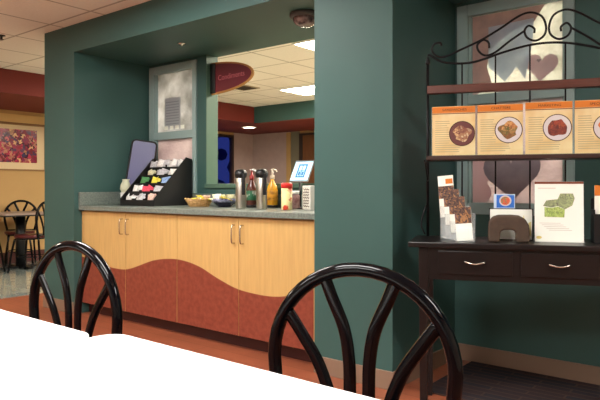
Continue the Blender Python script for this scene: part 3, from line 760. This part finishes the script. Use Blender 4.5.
def heart(cx, cz, s, r=0):
    o = []
    for k in range(36):
        a = 2*pi*k/36; x = s*.0625*16*sin(a)**3; z = s*.0625*(13*cos(a)-5*cos(2*a)-2*cos(3*a)-cos(4*a))
        o.append((cx+x*cos(r)-z*sin(r), cz+x*sin(r)+z*cos(r)))
    return o
M_salm = mat('salmon_paper', (206, 182, 176), .7, rgb2=(188, 166, 164), scale=14)
M_pink = mat('pink_paper', (216, 198, 202), .7, var=.05)
M_pale = mat('pale_blue_paper', (196, 206, 218), .7, rgb2=(214, 222, 230), scale=10)
M_mv = mat('mauve_paper', (166, 158, 164), .7, var=.1, scale=12)
for m_ in (M_salm, M_pink, M_mv, M_pale): tpaper(m_)
gx0, gx1 = W2[0]+.088, W2[1]-.067
paper('salmon_paper', [(gx0, 2.118), (gx1-.1, 2.118), (gx1-.16, 2.03), (gx0+.25, 2.0), (gx0+.11, 1.90), (gx0+.09, 1.80), (gx0+.12, 1.70), (gx0+.03, 1.64), (gx0, 1.64)], M_salm, 'salmon pink paper across top left of the right window')
paper('paper_poster', [(gx0+.10, 1.80), (gx0+.20, 1.70), (gx0+.27, 1.78), (gx0+.32, 1.70), (gx0+.36, 1.90), (gx0+.37, 2.05), (gx0+.10, 2.04)], M_pale, 'pale grey-blue poster in the middle of the right window', dy=.001)
paper('paper_heart', heart(-1.07, 1.765, .092, -.1), M_pink, 'pink paper heart at right of the upper window pane')
bm = new(); add_upright(bm, heart(-1.085, 1.80, .012), YW+.0175, YW+.0185)
tag(obj('paper_heart', bm, M_mv), 'tiny dark heart stuck on the pink paper heart', 'paper decoration')
paper('scalloped_paper', scal(gx0, gx0+.09, .98, 1.555, 'r', .03, 5), tpaper(mat('blush_paper', (226, 206, 206), .7)), 'blush scalloped paper strip at left of the lower pane')
paper('paper_heart', heart(gx0+.24, 1.15, .17, .05), M_mv, 'large mauve paper heart in the lower pane of the right window', dy=.001)
px0 = W1[0]+.088
t = thing('notice', 'grey-blue printed notice taped in the left alcove window', 'notice', (px0+.10, YW+.0195, 1.62))
box('sheet', (0, .22, -.0008, 0, 0, .27), tpaper(mat('notice_paper', (196, 200, 204), .7)), t)
bm = new()
for i in range(9): add_box(bm, .02, .2, -.0014, -.0008, .03+i*.025, .036+i*.025)
obj('text_lines', bm, mat('notice_ink', (150, 158, 166), .8), t)
for i in range(4):
    o = box('paper_tag', (px0+.10+i*.075, px0+.15+i*.075, YW+.0165, YW+.0175, 1.60, 1.635), M_wpap)
    tag(o, 'small white paper tag along the bottom of the left window notice', 'paper tag', 'white paper tags under the window notice')

# ------------------------------------------------------------------ rug
rg = box('rug', (-1.47, 1.6, -.33, .33, 0.0005, .008), M_rug, None)
rg.matrix_basis = Matrix.Translation((0, 3.185, 0)); tag(rg, 'dark striped rug on the floor under the rack', 'rug')

# ------------------------------------------------------------------ foreground tables
def big_table(x0, x1, y0, y1, label):
    t = thing('white_table', label, 'table', ((x0+x1)/2, (y0+y1)/2, 0))
    hx, hy = (x1-x0)/2, (y1-y0)/2
    bm = new(); add_prism(bm, rrect(-hx, hx, -hy, hy, .05, 8), .71, .74); obj('top', bm, M_white, t, bevel=.004)
    bm = new(); add_tube(bm, [(0, 0, .03), (0, 0, .708)], .038, 20); obj('column', bm, M_blackp, t)
    bm = new()
    add_box(bm, -hx*.75, hx*.75, -.035, .035, .0, .03); add_box(bm, -.035, .035, -hy*.8, hy*.8, .0, .0299); obj('base', bm, M_blackp, t, bevel=.006)
    return t
big_table(-1.175, .045, .03, .80, 'bright white table filling the bottom of the picture, on the right')
big_table(-2.396, -1.177, .0, .757, 'bright white table at the lower left, end to end with another')

# ------------------------------------------------------------------ black arch-back chairs
def make_chair(label, seatm, group, scale=1):
    t = thing('arch_back_chair', label, 'chair', group=group)
    R_, zc = .211, .673
    hoop = [(-.165, 0, .44), (-.19, 0, .54), (-.207, 0, .62)]+[(R_*cos(pi-pi*k/22), 0, zc+R_*sin(pi*k/22)) for k in range(23)]+[(.207, 0, .62), (.19, 0, .54), (.165, 0, .44)]
    bm = new(); add_tube(bm, hoop, .0160, 14); obj('back_hoop', bm, M_black, t)
    for s in (-1, 1):
        bm = new(); add_tube(bm, catmull([(s*.084, 0, .866), (s*.066, 0, .82), (s*.036, 0, .75), (s*.024, 0, .68), (s*.022, 0, .60), (s*.022, 0, .475)], 6), .0152, 12, ry=.009, up=(0, 1, 0)); obj('back_slat', bm, M_black, t)
        bm = new(); add_tube(bm, catmull([(s*.176, 0, .778), (s*.140, 0, .728), (s*.100, 0, .668), (s*.072, 0, .60), (s*.056, 0, .54), (s*.05, 0, .475)], 6), .0152, 12, ry=.009, up=(0, 1, 0)); obj('back_slat', bm, M_black, t)
    bm = new(); add_tube(bm, [(-.172, 0, .475), (.172, 0, .475)], .010, 10); obj('back_rail', bm, M_black, t)
    bm = new()
    o_ = [(.195*cos(a)*(1+.06*sin(a)), -.212+.198*sin(a)) for a in [2*pi*k/32 for k in range(32)]]
    add_prism(bm, o_, .435, .475); s_ = obj('seat', bm, seatm, t, bevel=.012)
    bm = new(); add_tube(bm, [(.17*cos(a), -.212+.17*sin(a), .427) for a in [2*pi*k/28 for k in range(29)]], .0095, 8, caps=False); obj('seat_frame', bm, M_black, t)
    for s in (-1, 1):
        bm = new(); add_tube(bm, catmull([(s*.165, 0, .442), (s*.168, .012, .3), (s*.185, .05, .0)], 6), .0135, 10); obj('leg', bm, M_black, t)
        bm = new(); add_tube(bm, catmull([(s*.125, -.345, .425), (s*.15, -.375, .25), (s*.175, -.405, .0)], 6), .0135, 10); obj('leg', bm, M_black, t)
    bm = new(); add_tube(bm, [(.158*cos(a), -.195+.175*sin(a), .20) for a in [2*pi*k/28 for k in range(29)]], .007, 8, caps=False); obj('stretcher', bm, M_black, t)
    return t
M_bseat = mat('black_seat_vinyl', (18, 18, 20), .35)
c2 = make_chair('glossy black arch-back chair in front, at the right white table', M_bseat, 'black arch-back chairs at the white tables')
c2.location = (-.7307, 1.1238, 0); c2.rotation_euler = (0, 0, radians(14))
c1 = dup(c2, 'glossy black arch-back chair at the left white table', loc=(-1.742, 1.031, 0), rz=radians(5))
fc = make_chair('dark arch-back chair with maroon seat behind the far dining table', M_maroonv, 'dining chairs with maroon seats')
fc.location = (-8.36, 4.15, 0); fc.rotation_euler = (0, 0, radians(60))
dup(fc, 'dark arch-back chair with maroon seat, right of far table, partly behind column', loc=(-7.27, 3.93, 0), rz=radians(-60))
dup(fc, 'dark maroon-seated chair at the left edge beside the far dining table', loc=(-7.72, 3.17, 0), rz=radians(200))
t = thing('dining_table', 'small grey-topped pedestal table with dark edge in far dining room', 'table', (-7.93, 3.93, 0))
bm = new(); add_prism(bm, rrect(-.38, .38, -.38, .38, .04), .718, .74); obj('top', bm, M_tablegrey, t)
bm = new(); add_prism(bm, rrect(-.382, .382, -.382, .382, .04), .70, .7175); obj('edge', bm, M_blackp, t)
bm = new(); add_tube(bm, [(0, 0, .03), (0, 0, .70)], .062, 20); obj('column', bm, M_blackp, t)
bm = new(); add_box(bm, -.28, .28, -.035, .035, 0, .03); add_box(bm, -.035, .035, -.28, .28, 0, .0299); obj('base', bm, M_blackp, t)

# picture on dining wall
t = thing('framed_picture', 'framed pink floral picture with a wide cream mat on the tan wall', 'picture', (XL+.002, 0, 0))
box('mat_board', (0, .012, 3.35, 4.58, 1.335, 1.965), mat('cream_mat', (222, 200, 160), .6), t)
box('print', (.0122, .0135, 3.48, 4.47, 1.43, 1.905), blobs('floral_print', [(60, 30, 44), (196, 60, 88), (120, 30, 50), (230, 180, 130), (150, 52, 80), (70, 60, 90), (214, 110, 120)], 22, rough=.15), t)
bm = new()
for b in ((0, .022, 3.33, 3.35, 1.315, 1.985), (0, .022, 4.58, 4.60, 1.315, 1.985), (0, .022, 3.35, 4.58, 1.315, 1.335), (0, .022, 3.35, 4.58, 1.965, 1.985)): add_box(bm, *b)
obj('frame', bm, mat('brass_frame', (150, 112, 66), .4), t)

# ------------------------------------------------------------------ outside: dusk garden beyond the far window
bm = new()
for k in range(34):
    y = 9.0+random.random()*3.2; z = random.random()*2.6; r_ = random.uniform(.12, .3)
    add_lathe(bm, [(0, -r_), (r_*.7, -r_*.7), (r_, 0), (r_*.7, r_*.7), (0, r_)], (-11.6+random.uniform(-.3, .3), y, z+.3), 8)
tag(obj('hedge', bm, mat('dark_hedge', (60, 66, 110), .9, bump=1, bscale=12)), 'dark hedge outside beyond the blue dusk window', 'hedge')
w = bpy.data.worlds.new('dusk'); SC.world = w; w.use_nodes = True
nt = w.node_tree; bg = nt.nodes['Background']; bg.inputs['Color'].default_value = (*lin((58, 70, 150)), 1); bg.inputs['Strength'].default_value = .5

# ------------------------------------------------------------------ camera
cam = bpy.data.cameras.new('camera'); co = bpy.data.objects.new('camera', cam); COL.objects.link(co)
cam.sensor_width = 36; cam.lens = 36; cam.shift_y = -.02; cam.clip_start = .02
co.location = (0, 0, 1.065); co.rotation_euler = (pi/2, 0, radians(38.66))
SC.camera = co
vs = SC.view_settings; vs.view_transform = 'Standard'; vs.look = 'None'; vs.gamma = 1; vs.use_curve_mapping = False; vs.exposure = 0
